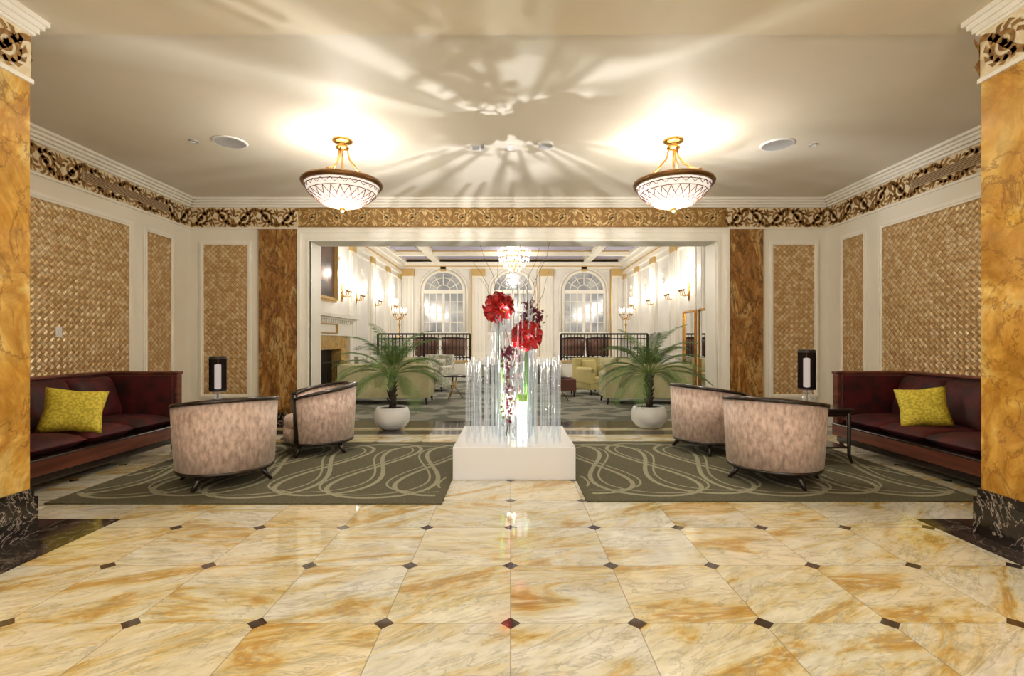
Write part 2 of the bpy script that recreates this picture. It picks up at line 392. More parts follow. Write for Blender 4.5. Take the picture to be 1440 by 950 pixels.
def scrolls(b, mp, length, h, Lu, mat, k_=1.0):
    n = max(1, round(length/Lu)); Lu = length/n; A = h*.42
    pts = [(Lu*i/10, A*cos(pi*i/10)*-1) for i in range(10*n+1)]
    b.ribbon(pts, .045*k_*h/.3, mp, mat)
    for k in range(n):
        cx = Lu*(k+.5); s = 1 if k % 2 == 0 else -1
        sp = spiral(cx, 0, h*.37, h*.08, -s*pi*.75, 1.45, s)
        b.ribbon(sp, [h*.15*k_*(1-.45*i/26) for i in range(27)], mp, mat)
        for q in range(5):
            a = q*2*pi/5; b.ribbon([(cx, 0), (cx+cos(a)*h*.06, sin(a)*h*.06), (cx+cos(a)*h*.11, sin(a)*h*.11)], [h*.03, h*.08, h*.02], mp, mat)
        for q in range(10):
            a = -s*pi*.75+s*q*.56; r = h*.40
            p0 = (cx+cos(a)*r*.8, sin(a)*r*.8); a2 = a+s*.3
            p1 = (cx+cos(a2)*h*.46, sin(a2)*h*.46); a3 = a+s*.55; p2 = (cx+cos(a3)*h*.475, sin(a3)*h*.475)
            b.ribbon([p0, p1, p2], [h*.10*k_, h*.10*k_, h*.01], mp, mat)
        for q in (-1, 1):
            b.ribbon([(Lu*k, q*h*.05), (Lu*k+q*h*.06, q*h*.24), (Lu*k, q*h*.47)], [h*.05, h*.17, h*.02], mp, mat)
            b.ribbon([(Lu*k, q*h*.08), (Lu*k-q*h*.08, q*h*.30), (Lu*k-q*h*.15, q*h*.46)], [h*.04, h*.10, h*.02], mp, mat)
ff = .012
zm = (F0+F1)/2; hh = F1-F0
b = B('trim_frieze_left'); wbox(b, 'x', XL, 1, 3.65, YB, F0, F1, 0, .01, M_frbg)
scrolls(b, lambda u, v: (XL+ff, 3.66+u, zm+v), 4.33, hh, .34, M_scroll); b.build(merge=False)
b = B('trim_frieze_right'); wbox(b, 'x', XR, -1, 3.65, YB, F0, F1, 0, .01, M_frbg)
scrolls(b, lambda u, v: (XR-ff, 3.66+u, zm+v), 4.33, hh, .34, M_scroll); b.build(merge=False)
b = B('trim_frieze_back')
wbox(b, 'y', YB, -1, XL, -3.45, F0, F1, 0, .01, M_frbg); wbox(b, 'y', YB, -1, 3.5, XR, F0, F1, 0, .01, M_frbg)
wbox(b, 'y', YB, -1, -3.45, 3.5, F0, F1, 0, .01, M_frgold)
scrolls(b, lambda u, v: (XL+u, YB-ff, zm+v), 1.75, hh, .34, M_scroll)
scrolls(b, lambda u, v: (3.5+u, YB-ff, zm+v), 1.65, hh, .34, M_scroll)
scrolls(b, lambda u, v: (-3.43+u, YB-ff, zm+v), 6.91, hh*.92, .40, M_scrollc, .62)
b.build(merge=False)
for X, s, y0, y1 in ((XL, 1, 5.95, 7.45), (XR, -1, 5.3, 6.3)):
    b = B('air_vent_grille'); wbox(b, 'x', X, s, y0, y1, 3.3, 3.41, .012, .03, M_vent)
    for i in range(5): wbox(b, 'x', X, s, y0+.02, y1-.02, 3.312+i*.02, 3.319+i*.02, .03, .036, M_bronze)
    b.build()
b = B('light_switch'); b.box(XL+.012, XL+.025, 5.60, 5.68, 1.40, 1.52, M_plastic); b.box(XL+.025, XL+.032, 5.625, 5.655, 1.43, 1.49, M_plastic); b.build(bevel=.003)

def column(name, xi, s):
    x0, x1 = (xi, xi+1.05*s); y0, y1 = 2.45, 3.45
    b = B(name)
    def bx(e, z0, z1, m): b.box(min(x0, x1)-e, max(x0, x1)+e, y0-e, y1+e, z0, z1, m)
    bx(.03, 0, .26, M_black); bx(.015, .26, .32, M_black)
    bx(0, .32, 3.16, M_amber); bx(.015, 3.16, 3.19, M_trim); bx(.004, 3.19, 3.50, M_frbg); bx(.02, 3.50, 3.52, M_trim)
    for i in range(3): bx(.035+.02*i, 3.52+.035*i, 3.555+.035*i, M_trim)
    xf = xi-s*.008
    scrolls(b, lambda u, v: (xf, y0+u, 3.345+v), 1.0, .29, .3, M_scroll)
    scrolls(b, lambda u, v: (min(x0, x1)+u, y0-.008, 3.345+v), 1.05, .29, .3, M_scroll)
    scrolls(b, lambda u, v: (min(x0, x1)+u, y1+.008, 3.345+v), 1.05, .29, .3, M_scroll)
    b.build()
column('marble_column', -3.37, -1); column('marble_column', 3.30, 1)

# ------------------------------------------------------------ far room shell
M = M_farwall
for nm, X, s in (('wall_ballroom_left', FXL, 1), ('wall_ballroom_right', FXR, -1)):
    b = B(nm); b.box(X, X-s*.12, YB2, FY, 0, FZ, M); b.build()
    b = B('trim_ballroom_panels')
    for i in range(6):
        a0 = YB2+.35+i*2.15
        if not (s == 1 and i in (1, 2)): frame(b, 'x', X, s, a0, a0+1.45, 1.1, 4.1, .07, .03, M_trim)
        if s == -1 or i > 2: frame(b, 'x', X, s, a0, a0+1.45, .25, .9, .06, .025, M_trim)
        if not (s == 1 and i in (0, 1)):
            wbox(b, 'x', X, s, a0+1.6, a0+2.0, 0, 4.25, 0, .06, M_trim)
            wbox(b, 'x', X, s, a0+1.68, a0+1.92, .9, 3.9, .06, .08, M_farwall)
        wbox(b, 'x', X, s, a0+1.57, a0+2.03, 4.05, 4.25, 0, .09, M_goldp)
        for q in range(3):
            zz = 3.6-q*.28
            b.lathe([(.001, .05), (.10-.02*q, .035), (.12-.02*q, 0)], (0, 0, 0), M_trim, 12, M=Matrix.Translation((X, a0+.72, zz)) @ Matrix.Rotation(s*pi/2, 4, 'Y'))
    for z0, z1, d, m in ((4.25, 4.4, .1, M_trim), (4.4, 4.44, .14, M_goldp), (4.44, 4.6, .12, M_trim), (4.6, 4.75, .22, M_trim), (4.75, 4.9, .32, M_trim), (0, .2, .03, M_trim), (.95, 1.02, .035, M_trim)):
        if z0 < 2 and s == 1: wbox(b, 'x', X, s, 13.9, FY, z0, z1, 0, d, m)
        else: wbox(b, 'x', X, s, YB2, FY, z0, z1, 0, d, m)
    b.build()
b = B('wall_ballroom_back'); b.box(FXL, FXR, FY, FY+.12, 0, FZ, M); b.build()
b = B('trim_ballroom_back')
for z0, z1, d, m in ((4.5, 4.6, .1, M_trim), (4.6, 4.64, .14, M_goldp), (4.64, 4.78, .16, M_trim), (4.78, 4.9, .3, M_trim)):
    wbox(b, 'y', FY, -1, FXL, FXR, z0, z1, 0, d, m)
for x in (-4.5, -1.4, 1.55, 4.65):
    b.box(x-.27, x+.27, FY-.12, FY, 0, 4.5, M_trim)
    for q in (-.16, 0, .16): b.box(x+q-.03, x+q+.03, FY-.15, FY-.12, .9, 4.1, M_farwall)
    b.box(x-.3, x+.3, FY-.17, FY, 4.2, 4.5, M_goldp)
    b.box(x-.30, x-.26, FY-.14, FY, .7, 4.3, M_goldp)
b.build()
b = B('wall_ballroom_front')
b.box(FXL-.1, FXR+.1, YB2, YB2+.02, ZC, FZ, M); b.build()
b = B('ceiling_ballroom'); b.box(FXL-.1, FXR+.1, YB2, FY+.1, FZ, FZ+.1, M_farceil)
for i in range(7):
    y = 9.2+i*2.0; b.box(FXL, FXR, y, y+.35, FZ-.16, FZ, M_trim); b.box(FXL, FXR, y-.03, y+.38, FZ-.05, FZ-.02, M_goldp)
for x in (-3.2, 0, 3.3): b.box(x-.15, x+.15, YB2+.02, FY, FZ-.14, FZ, M_trim)
for i in range(6):
    for x0, x1 in ((-4.5, -3.55), (-2.9, -.35), (.35, 3.0), (3.6, 4.6)):
        y = 9.2+i*2.0; b.box(x0, x1, y+.55, y+1.8, FZ-.03, FZ, M_blue)
b.build()
def window(k, cx, w, zb, zt):
    b = B('window_%d' % k); r = w/2; zc = zt-r; y = FY
    n = 20
    arc = [(cx+r*cos(pi*i/n), zc+r*sin(pi*i/n)) for i in range(n+1)]
    b.add([(cx-r, y-.01, zb), (cx+r, y-.01, zb)]+[(p[0], y-.01, p[1]) for p in arc], [tuple(range(n+3))], M_pane)
    b.tube([(cx-r, y-.03, zb)]+[(p[0], y-.03, p[1]) for p in arc[::-1]]+[(cx+r, y-.03, zb)], .07, M_trim, 6)
    b.tube([(cx-r-.14, y-.02, zb)]+[(cx+(p[0]-cx)*(r+.14)/r, y-.02, zc+(p[1]-zc)*(r+.14)/r) for p in arc[::-1]]+[(cx+r+.14, y-.02, zb)], .05, M_trim, 6)
    for i in range(1, 6):
        a = pi*i/6; b.tube([(cx+.3*cos(a), y-.03, zc+.3*sin(a)), (cx+r*cos(a), y-.03, zc+r*sin(a))], .028, M_trim, 4)
    for rr in (.3, r*.68): b.tube([(cx+rr*cos(pi*i/n), y-.03, zc+rr*sin(pi*i/n)) for i in range(n+1)], .028, M_trim, 4)
    b.box(cx-r, cx+r, y-.07, y, zc-.08, zc+.08, M_trim)
    for i in range(1, 6):
        x = cx-r+w*i/6; b.box(x-(.06 if i == 3 else .024), x+(.06 if i == 3 else .024), y-.05, y, zb, zc, M_trim)
    for i in range(1, 4): z = zb+(zc-zb)*i/4; b.box(cx-r, cx+r, y-.045, y, z-.024, z+.024, M_trim)
    b.box(cx-r-.2, cx+r+.2, y-.14, y, zb-.12, zb, M_trim)
    b.box(cx-.12, cx+.12, y-.1, y, zt-.02, zt+.22, M_goldp)
    b.build()
window(1, -2.93, 1.8, 1.75, 4.42); window(2, .1, 1.8, 1.75, 4.42); window(3, 3.2, 1.8, 1.75, 4.42)
b = B('ballroom_platform'); b.box(FXL+.01, FXR-.01, 17.0, FY-.01, 0, .7, M_trim)
b.box(FXL+.01, -1.4, 16.96, 17.0, .62, .7, M_goldp); b.box(1.75, FXR-.01, 16.96, 17.0, .62, .7, M_goldp)
for i in range(4): b.box(-1.3, 1.65, 17.0-.3*(4-i), 17.0, 0, .14*(i+1), M_fcarpet)
b.build()
for x0, x1 in ((-4.6, -1.4), (1.75, 4.75)):
    b = B('iron_railing'); y = 17.08
    b.box(x0, x1, y-.03, y+.03, 1.58, 1.64, M_iron); b.box(x0, x1, y-.015, y+.015, 1.44, 1.47, M_iron); b.box(x0, x1, y-.015, y+.015, .78, .81, M_iron)
    n = 26
    for i in range(n+1):
        x = x0+(x1-x0)*i/n; w = .035 if i % 13 == 0 else .012
        b.box(x-w, x+w, y-w, y+w, .70, 1.6, M_iron)
        if i < n:
            xm = x+(x1-x0)/n/2; b.tube([(xm+.04*cos(q*pi/5), y, 1.13+.04*sin(q*pi/5)*1.5) for q in range(11)], .007, M_iron, 4)
    b.build()
b = B('fireplace'); X = FXL+.005
wbox(b, 'x', X, 1, 10.1, 10.75, .0, 1.5, 0, .3, M_yelm); wbox(b, 'x', X, 1, 13.05, 13.7, 0, 1.5, 0, .3, M_yelm)
wbox(b, 'x', X, 1, 10.75, 13.05, 1.15, 1.5, 0, .3, M_yelm); wbox(b, 'x', X, 1, 10.75, 13.05, 0, 1.15, 0, .05, M_iron)
wbox(b, 'x', X, 1, 10.0, 13.8, 1.5, 1.9, 0, .34, M_trim)
wbox(b, 'x', X, 1, 10.0, 10.25, 0, 1.5, 0, .38, M_trim); wbox(b, 'x', X, 1, 13.55, 13.8, 0, 1.5, 0, .38, M_trim)
wbox(b, 'x', X, 1, 9.95, 13.85, 1.9, 1.95, 0, .44, M_trim); wbox(b, 'x', X, 1, 9.85, 13.95, 1.95, 2.03, 0, .54, M_trim)
for i in range(24): wbox(b, 'x', X, 1, 10.05+i*.158, 10.12+i*.158, 1.82, 1.9, .34, .4, M_trim)
frame(b, 'x', X+.34, 1, 11.2, 12.6, 1.55, 1.8, .03, .03, M_goldp)
for i in range(14): b.box(X+.36, X+.375, 10.8+i*.17, 10.815+i*.17, .03, .85, M_iron)
b.box(X+.355, X+.38, 10.75, 13.05, .83, .86, M_iron); b.box(X+.355, X+.38, 10.75, 13.05, .03, .06, M_iron)
b.build()
b = B('framed_painting'); wbox(b, 'x', X, 1, 11.45, 13.25, 2.5, 3.95, 0, .05, M_paint); frame(b, 'x', X, 1, 11.35, 13.35, 2.4, 4.05, .12, .08, M_goldp)
b.lathe([(.001,.3),(.25,.2),(.35,0)], (0,0,0), M_paint2, 16, M=Matrix.Translation((X+.045, 12.5, 2.9)) @ Matrix.Scale(.03, 4, (1,0,0)) @ Matrix.Scale(1.6,4,(0,0,1)))
b.build()
for y0, y1 in ((11.75, 12.7), (12.95, 13.85)):
    b = B('gilt_wall_mirror'); wbox(b, 'x', FXR, -1, y0, y1, .05, 2.15, .03, .07, M_mirror); frame(b, 'x', FXR-.03, -1, y0-.03, y1+.03, .0, 2.2, .07, .05, M_gold); b.build()
def sconce():
    b = B('wall_sconce')
    b.lathe([(.001,.04),(.05,.03),(.07,0)], (0,0,0), M_gold, 12, M=Matrix.Rotation(pi/2, 4, 'Y'))
    b.tube([(.02,0,-.28),(.03,0,-.1),(.03,0,.15),(.02,0,.3)], [.01,.04,.03,.008], M_gold, 8)
    for dy in (-.17, 0, .17):
        b.tube([(.03,0,-.05),(.10,dy*.5,-.14),(.2,dy,-.1),(.22,dy,0)], .011, M_gold, 6)
        b.lathe([(.001,0),(.035,.0),(.045,.03)], (.22,dy,0), M_gold, 10)
        b.cyl((.22,dy,.02), .012, .09, M_trim, 8)
        b.lathe([(.012,.10),(.045,.12),(.065,.19),(.05,.26),(.03,.3)], (.22,dy,0), M_bulb, 10)
    return b
so = sconce().build(loc=(FXL+.0, 13.95, 2.75), rot=(0,0,0), )
for y in (9.6, 15.2, 17.3, 19.6): dup(so, (FXL, y, 2.75))  # first one, hidden behind the jamb, is added for ballroom fill
for y in (9.6, 13.6, 14.9, 16.9, 19.2): dup(so, (FXR, y, 2.75), (0,0,pi))  # first one on this wall is likewise an added, hidden sconce
def plight(name, loc, P, r=.08, col=(1,.93,.82)):
    l = bpy.data.lights.new(name, 'POINT'); l.energy = P; l.shadow_soft_size = r; l.color = col
    o = bpy.data.objects.new(name, l); sc.collection.objects.link(o); o.location = loc; return o
for y in (13.95, 17.3, 19.6): plight('sconce_light', (FXL+.34, y, 3.3), 30, .12)
for y in (13.6, 16.9, 19.2): plight('sconce_light', (FXR-.34, y, 3.3), 30, .12)
for x in (FXL+.4, FXR-.4): plight('sconce_light', (x, 9.6, 3.2), 40, .15)  # fill from the two added sconces out of view beside the opening
def chandelier():
    b = B('crystal_chandelier')
    b.tube([(0,0,1.2),(0,0,0)], .012, M_gold, 6)
    for R, z, n in ((.42,0,22), (.34,.16,18), (.22,.34,12), (.3,-.14,16), (.16,-.26,10)):
        b.tube([(R*cos(q*pi/12), R*sin(q*pi/12), z) for q in range(25)], .012, M_gold, 5)
        for i in range(n):
            a = 2*pi*i/n
            b.lathe([(.001,0),(.022,-.035),(.001,-.11)], (R*cos(a), R*sin(a), z), M_crystal, 5, smooth=False)
    for i in range(10):
        a = 2*pi*i/10; b.tube([(0,0,.05),(.25*cos(a),.25*sin(a),-.08),(.45*cos(a),.45*sin(a),.06)], .01, M_crystal, 5)
        b.cyl((.45*cos(a), .45*sin(a), .06), .012, .08, M_trim, 6)
        b.lathe([(.001,.13),(.025,.16),(.001,.22)], (.45*cos(a), .45*sin(a), 0), M_bulb, 8)
    return b
ch = chandelier().build(loc=(.1, 14.0, 3.72))
plight('chandelier_light', (.1, 14.0, 3.25), 175, .4)
plight('platform_fill_light', (.1, 19.0, 4.3), 95, .3)  # added fill above the platform, no fixture modelled

def armchair(name, w, d, h, fab, loc, rot, seat=.44, legs=M_wood):
    b = B(name)
    b.box(-w/2, w/2, -d/2, d/2, .14, .3, fab); n = max(1, round((w-.3)/.65)); cw = (w-.3)/n
    for i in range(n):
        x0 = -w/2+.15+i*cw; b.box(x0+.005, x0+cw-.005, -d/2-.02, d/2-.15, .3, seat, fab)
        b.pillow(cw/2-.01, .25, .1, fab, Matrix.Translation((x0+cw/2, d/2-.22, seat+.2)) @ Matrix.Rotation(radians(80), 4, 'X'))
    b.box(-w/2, w/2, d/2-.16, d/2, .3, h, fab)
    b.box(-w/2, -w/2+.15, -d/2, d/2-.14, .3, .62, fab); b.box(w/2-.15, w/2, -d/2, d/2-.14, .3, .62, fab)
    for sx in (-1, 1):
        b.tube([(sx*(w/2-.075), -d/2, .62), (sx*(w/2-.075), d/2-.1, .62)], .075, fab, 10)
        for sy in (-1, 1): b.tube([(sx*(w/2-.07), sy*(d/2-.07), .15), (sx*(w/2-.05), sy*(d/2-.05), 0)], [.03, .018], legs, 8)
    return b.build(loc=loc, rot=(0,0,rot), bevel=.03, seg=3)
armchair('olive_sofa', 1.95, .85, .86, M_lime_f, (-2.72, 10.9, 0), pi)
armchair('olive_sofa', 1.85, .85, .86, M_lime_f, (2.95, 10.9, 0), pi)
armchair('patterned_armchair', .85, .8, .98, M_crm_f, (-2.1, 13.6, 0), -.3)
armchair('patterned_armchair', .85, .8, .98, M_crm_f, (-3.4, 12.6, 0), 1.1)
armchair('yellow_armchair', .78, .78, .92, M_yel_f, (2.15, 12.8, 0), .5)
armchair('olive_sofa', 2.0, .85, .86, M_lime_f, (3.5, 14.6, 0), 0)
armchair('olive_sofa', 2.0, .85, .86, M_lime_f, (-3.2, 15.2, 0), 0)
b = B('oxblood_ottoman'); b.box(-.3,.3,-.3,.3,.14,.42,M_redb); b.pillow(.3,.3,.05,M_redb,Matrix.Translation((0,0,.42)))
for sx in (-1,1):
    for sy in (-1,1): b.tube([(sx*.25,sy*.25,.15),(sx*.26,sy*.26,0)],[.025,.018],M_wood,8)
b.build(loc=(1.3, 12.3, 0), bevel=.03)
def rtable(loc, r=.28, h=.55):
    b = B('round_side_table'); b.lathe([(.001,h),(r,h),(r,h-.03),(.001,h-.03)], (0,0,0), M_wood, 24)
    for i in range(3):
        a = i*2*pi/3; b.tube([(.06*cos(a),.06*sin(a),h-.03),(.03*cos(a),.03*sin(a),h*.5),(r*.8*cos(a),r*.8*sin(a),0)], .012, M_gold, 6)
    b.build(loc=loc)
rtable((-1.35,11.7,0)); rtable((-1.0,13.0,0), .35, .45); rtable((1.1,11.3,0)); rtable((3.3,12.6,0), .4, .45)
b = B('gold_candelabra')
b.lathe([(.14,0),(.12,.03),(.03,.06),(.025,.4),(.05,.45),(.02,.5),(.02,.75)], (0,0,0), M_gold, 14)
for i in range(6):
    a = i*pi/3; b.tube([(0,0,.7),(.12*cos(a),.12*sin(a),.62),(.22*cos(a),.22*sin(a),.8)], .012, M_gold, 6)
    b.lathe([(.001,.8),(.03,.8),(.035,.83)], (.22*cos(a),.22*sin(a),0), M_gold, 8); b.cyl((.22*cos(a),.22*sin(a),.82), .012, .1, M_trim, 8)
    b.lathe([(.001,.92),(.03,.96),(.001,1.04)], (.22*cos(a),.22*sin(a),0), M_bulb, 8)
cd = b.build(loc=(-3.95,17.5,1.5))
b = B('candelabra_pedestal'); b.box(-.2,.2,-.2,.2,.7,1.5,M_trim); b.box(-.24,.24,-.24,.24,1.44,1.5,M_trim); pd = b.build(loc=(-3.95,17.5,0))
dup(cd, (4.1,17.5,1.5)); dup(pd, (4.1,17.5,0))

def tub(name, fab):
    b = B(name); R = .455; n = 40; a0, a1 = radians(52), radians(308)
    def top(a): return .655+.135*max(0, sin((a-a0)/(a1-a0)*pi))**.8
    def arc(ro, ri, zb, ztf, mat, tb=1.0):
        vs = []; fs = []
        for i in range(n+1):
            a = a0+(a1-a0)*i/n; zt = ztf(a); zb_ = zb(a) if callable(zb) else zb
            for (r, z) in ((ro*tb, zb_), (ro*(1+tb)/2*1.004, (zb_+zt)/2), (ro, zt), (ri, zt), (ri, (zb_+zt)/2), (ri*tb, zb_)):
                vs.append((r*cos(a), r*sin(a), z))
        for i in range(n):
            for j in range(6):
                k = (j+1) % 6; fs.append((i*6+j, i*6+k, (i+1)*6+k, (i+1)*6+j))
        fs.append((0,1,2,3,4,5)); fs.append(tuple(n*6+j for j in (5,4,3,2,1,0)))
        b.add(vs, fs, mat, True)
    arc(R, R-.075, .155, lambda a: top(a), fab, .93)
    arc(R+.012, R-.085, lambda a: top(a)+.001, lambda a: top(a)+.034, M_wood)
    for a in (a0, a1):
        r = R-.04; b.tube([((r*.94)*cos(a), (r*.94)*sin(a), .15), (r*cos(a), r*sin(a), .66)], [.045,.045], M_wood, 8)
    b.lathe([(.001,.125),(R*.93,.125),(R*.935,.158),(.001,.158)], (0,0,0), M_wood, 40)
    b.lathe([(.30,.158),(R*.86,.16),(R*.86,.31),(.001,.31)], (0,0,0), fab, 40)
    b.lathe([(.001,.46),(.25,.455),(.35,.44),(.37,.40),(.37,.33),(.35,.31)], (.015,0,0), fab, 40)
    for a in (50, 130, 230, 310):
        a = radians(a); c, s = cos(a), sin(a)
        b.tube([(.33*c,.33*s,.15), (.37*c,.37*s,.07), (.43*c,.43*s,0)], [.032,.026,.016], M_wood, 8)
    return b
t1 = tub('tub_chair', M_velvet).build(loc=(-2.76, 4.78, .014), rot=(0,0,radians(132)))
dup(t1, (-2.38, 6.08, .014), (0,0,radians(206)))
dup(t1, (2.58, 4.83, .014), (0,0,radians(48)))
dup(t1, (2.46, 6.12, .014), (0,0,radians(20)))
t2 = tub('brown_tub_chair', M_brn_f).build(loc=(-2.1, 18.3, .7), rot=(0,0,radians(80)))
for x in (-3.15, 2.3, 3.25): dup(t2, (x, 18.35, .7), (0,0,radians(100)))

def banquette():
    b = B('burgundy_velvet_sofa'); Ln = 2.1; D = 1.0; H = .94; y0, y1 = -Ln/2, Ln/2
    b.box(.04, D-.04, y0+.03, y1-.03, .08, .16, M_wood)
    b.box(.0, D, y0, y1, .16, .31, M_copper)
    b.box(.0, D+.012, y0-.005, y1+.005, .295, .318, M_wood)
    b.box(.0, .11, y0, y1, .3, H, M_burg)
    for ya, yb in ((y0, y0+.09), (y1-.09, y1)): b.box(.08, D-.01, ya, yb, .3, H, M_copper)
    b.box(-.01, .13, y0-.01, y1+.01, H, H+.035, M_copper)
    for ya, yb in ((y0-.01, y0+.10), (y1-.10, y1+.01)): b.box(.1, D, ya, yb, H, H+.035, M_copper)
    for ya, yb in ((y0+.085, y0+.13), (y1-.13, y1-.085)): b.box(.1, D-.05, ya, yb, .32, H-.01, M_burg)
    n = 3; w = (Ln-.26)/n
    for i in range(n):
        yc = y0+.13+w*(i+.5)
        b.pillow(D/2-.06, w/2-.004, .09, M_burg, Matrix.Translation((D/2+.04, yc, .385)), pinch=0)
        Mx = Matrix.Translation((.25, yc, .67)) @ Matrix.Rotation(radians(72), 4, 'Y')
        b.pillow(.27, w/2-.01, .12, M_burg, Mx, pinch=.03)
    for x in (.08, D-.08):
        for y in (y0+.07, y1-.07): b.tube([(x,y,.1),(x,y,0)], [.03,.022], M_wood, 8)
    return b
so1 = banquette().build(loc=(XL+.04, 5.2, 0), bevel=.012)
dup(so1, (XR-.04, 5.25, 0), (0,0,pi))
b = B('chartreuse_cushion'); b.pillow(.25, .23, .085, M_yellow, Matrix.Identity(4), pinch=.1)
b.build(loc=(-4.42, 4.98, .65), rot=(radians(68), radians(8), radians(38)))
b = B('chartreuse_cushion'); b.pillow(.22, .22, .085, M_yellow, Matrix.Identity(4), pinch=.1)
b.build(loc=(4.40, 5.25, .65), rot=(radians(66), radians(-8), radians(-35)))

def stable(loc, h, w=.56):
    b = B('dark_side_table'); b.box(-w/2, w/2, -w/2, w/2, h-.03, h, M_wood); b.box(-w/2+.03, w/2-.03, -w/2+.03, w/2-.03, h-.09, h-.03, M_wood)
    b.box(-w/2+.04, w/2-.04, -w/2+.04, w/2-.04, .16, .18, M_wood)
    for sx in (-1,1):
        for sy in (-1,1):
            b.tube([(sx*(w/2-.04), sy*(w/2-.04), h-.05), (sx*(w/2-.04), sy*(w/2-.04), .1), (sx*(w/2-.02), sy*(w/2-.02), 0)], [.024,.018,.014], M_wood, 8)
    b.build(loc=loc, bevel=.005)
def lamp(loc, zs0, zs1):
    b = B('table_lamp')
    b.cyl((0,0,0), .075, .02, M_bronze, 24)
    b.lathe([(.02,.02),(.05,.05),(.055,.08),(.02,.11),(.018,.12)], (0,0,0), M_glassv, 18)
    b.lathe([(.012,.02),(.012,zs0)], (0,0,0), M_gold, 8)
    b.lathe([(.018,.11),(.04,.14),(.04,.17),(.015,zs0)], (0,0,0), M_glassv, 18)
    R = .092
    b.lathe([(R,zs0),(R,zs1)], (0,0,0), M_sheer, 32)
    b.lathe([(R+.002,zs0),(R+.002,zs0+.02)], (0,0,0), M_shade, 32); b.lathe([(R+.002,zs1-.03),(R+.002,zs1)], (0,0,0), M_shade, 32)
    b.lathe([(.001,zs0+.02),(.035,zs0+.03),(.035,zs1-.10),(.001,zs1-.09)], (0,0,0), M_shadeg, 20)
    for k in range(3):
        a = k*2*pi/3; b.tube([(0,0,zs1-.03),(R*cos(a),R*sin(a),zs1-.02)], .003, M_gold, 5)
    b.tube([(0,0,zs0-.02),(0,0,zs1-.03)], .006, M_gold, 6)
    return b.build(loc=loc, rot=(0,0,0))
stable((-3.5, 5.75, .013), .60); l1 = lamp((-3.48, 5.85, .613), .15, .56)
stable((3.48, 5.65, .013), .60); l2 = lamp((3.46, 5.75, .613), .18, .64)

def rug(x0, x1, y0, y1, s):
    b = B('olive_rug'); b.box(x0, x1, y0, y1, 0, .012, M_rug)
    Lx = x1-x0; Ly = y1-y0; cy = (y0+y1)/2; xa = x0 if s > 0 else x1
    cnt = 0
    # flowing looping ribbons sweeping front to back while advancing along the rug
    for ph, w, amp, lean in ((0, .045, 1.0, .34), (.5, .022, .93, .34), (pi*.97, .045, .94, .30), (pi*1.13, .022, .86, .30)):
        cnt += 1; z = .0130+.0005*cnt
        mp = lambda u, v, z=z: (min(max(u, x0+.02), x1-.02), min(max(v, y0+.02), y1-.02), z)
        n = 560; T = 2*pi*3.0; pts = []
        for i in range(n+1):
            t = -2+(T+4)*i/n
            v = cy + amp*(Ly/2-.13)*cos(t+ph)
            u = Lx*t/T + lean*sin(2*(t+ph)) + .12*cos(t+ph)
            if .05 < u < Lx-.05: pts.append((xa+s*u, v))
            else:
                if len(pts) > 3: b.ribbon(pts, w, mp, M_rug2)
                pts = []
        if len(pts) > 3: b.ribbon(pts, w, mp, M_rug2)
    b.build(merge=False)
rug(-3.87, -.572, 4.08, 6.55, 1); rug(.642, 4.02, 4.14, 6.6, -1)

PX, PY = .035, 5.4
b = B('white_display_plinth'); b.box(PX-.6, PX+.6, PY-.6, PY+.6, 0, .32, M_white); b.build(bevel=.006)
b = B('acrylic_rod_cluster')
random.seed(3)
def rod(x, y, h, r=.011):
    b.lathe([(r,0),(r,h),(.001,h)], (x, y, .32), M_glass, 8)
for x in [(-.48+i*.08) for i in range(13)]:
    for y in (-.42, -.14, .16, .40):
        rr = max(abs(x), abs(y)*.8)
        if rr < .15: continue
        h = .84 if rr > .30 else 1.15
        h += random.uniform(-.05, .05)
        rod(PX+x+random.uniform(-.02,.02), PY+y+random.uniform(-.03,.03), h)
for i in range(18):
    a = 2*pi*i/18+random.uniform(-.08,.08); rod(PX+.20*cos(a), PY+.20*sin(a), random.uniform(1.2,1.75), .010)
b.build()
vases = ((-.13, .0, 1.28), (.13, -.05, 1.0), (.02, -.2, .75))
for vx, vy, vh in vases:
    b = B('glass_cylinder_vase'); b.lathe([(.001,.005),(.062,.005),(.062,vh)], (0,0,0), M_glassv, 24); b.tube([(.062*cos(q*pi/10), .062*sin(q*pi/10), vh) for q in range(21)], .004, M_glassv, 6); b.build(loc=(PX+vx, PY+vy, .32))
b = B('lit_glass_column'); b.lathe([(.001,0),(.055,0),(.055,.40),(.001,.40)], (0,0,0), M_glow, 20); b.lathe([(.001,.0),(.056,.0),(.056,.07),(.001,.07)], (0,0,.40), M_lime, 20); b.build(loc=(PX+.085, PY-.18, .32))
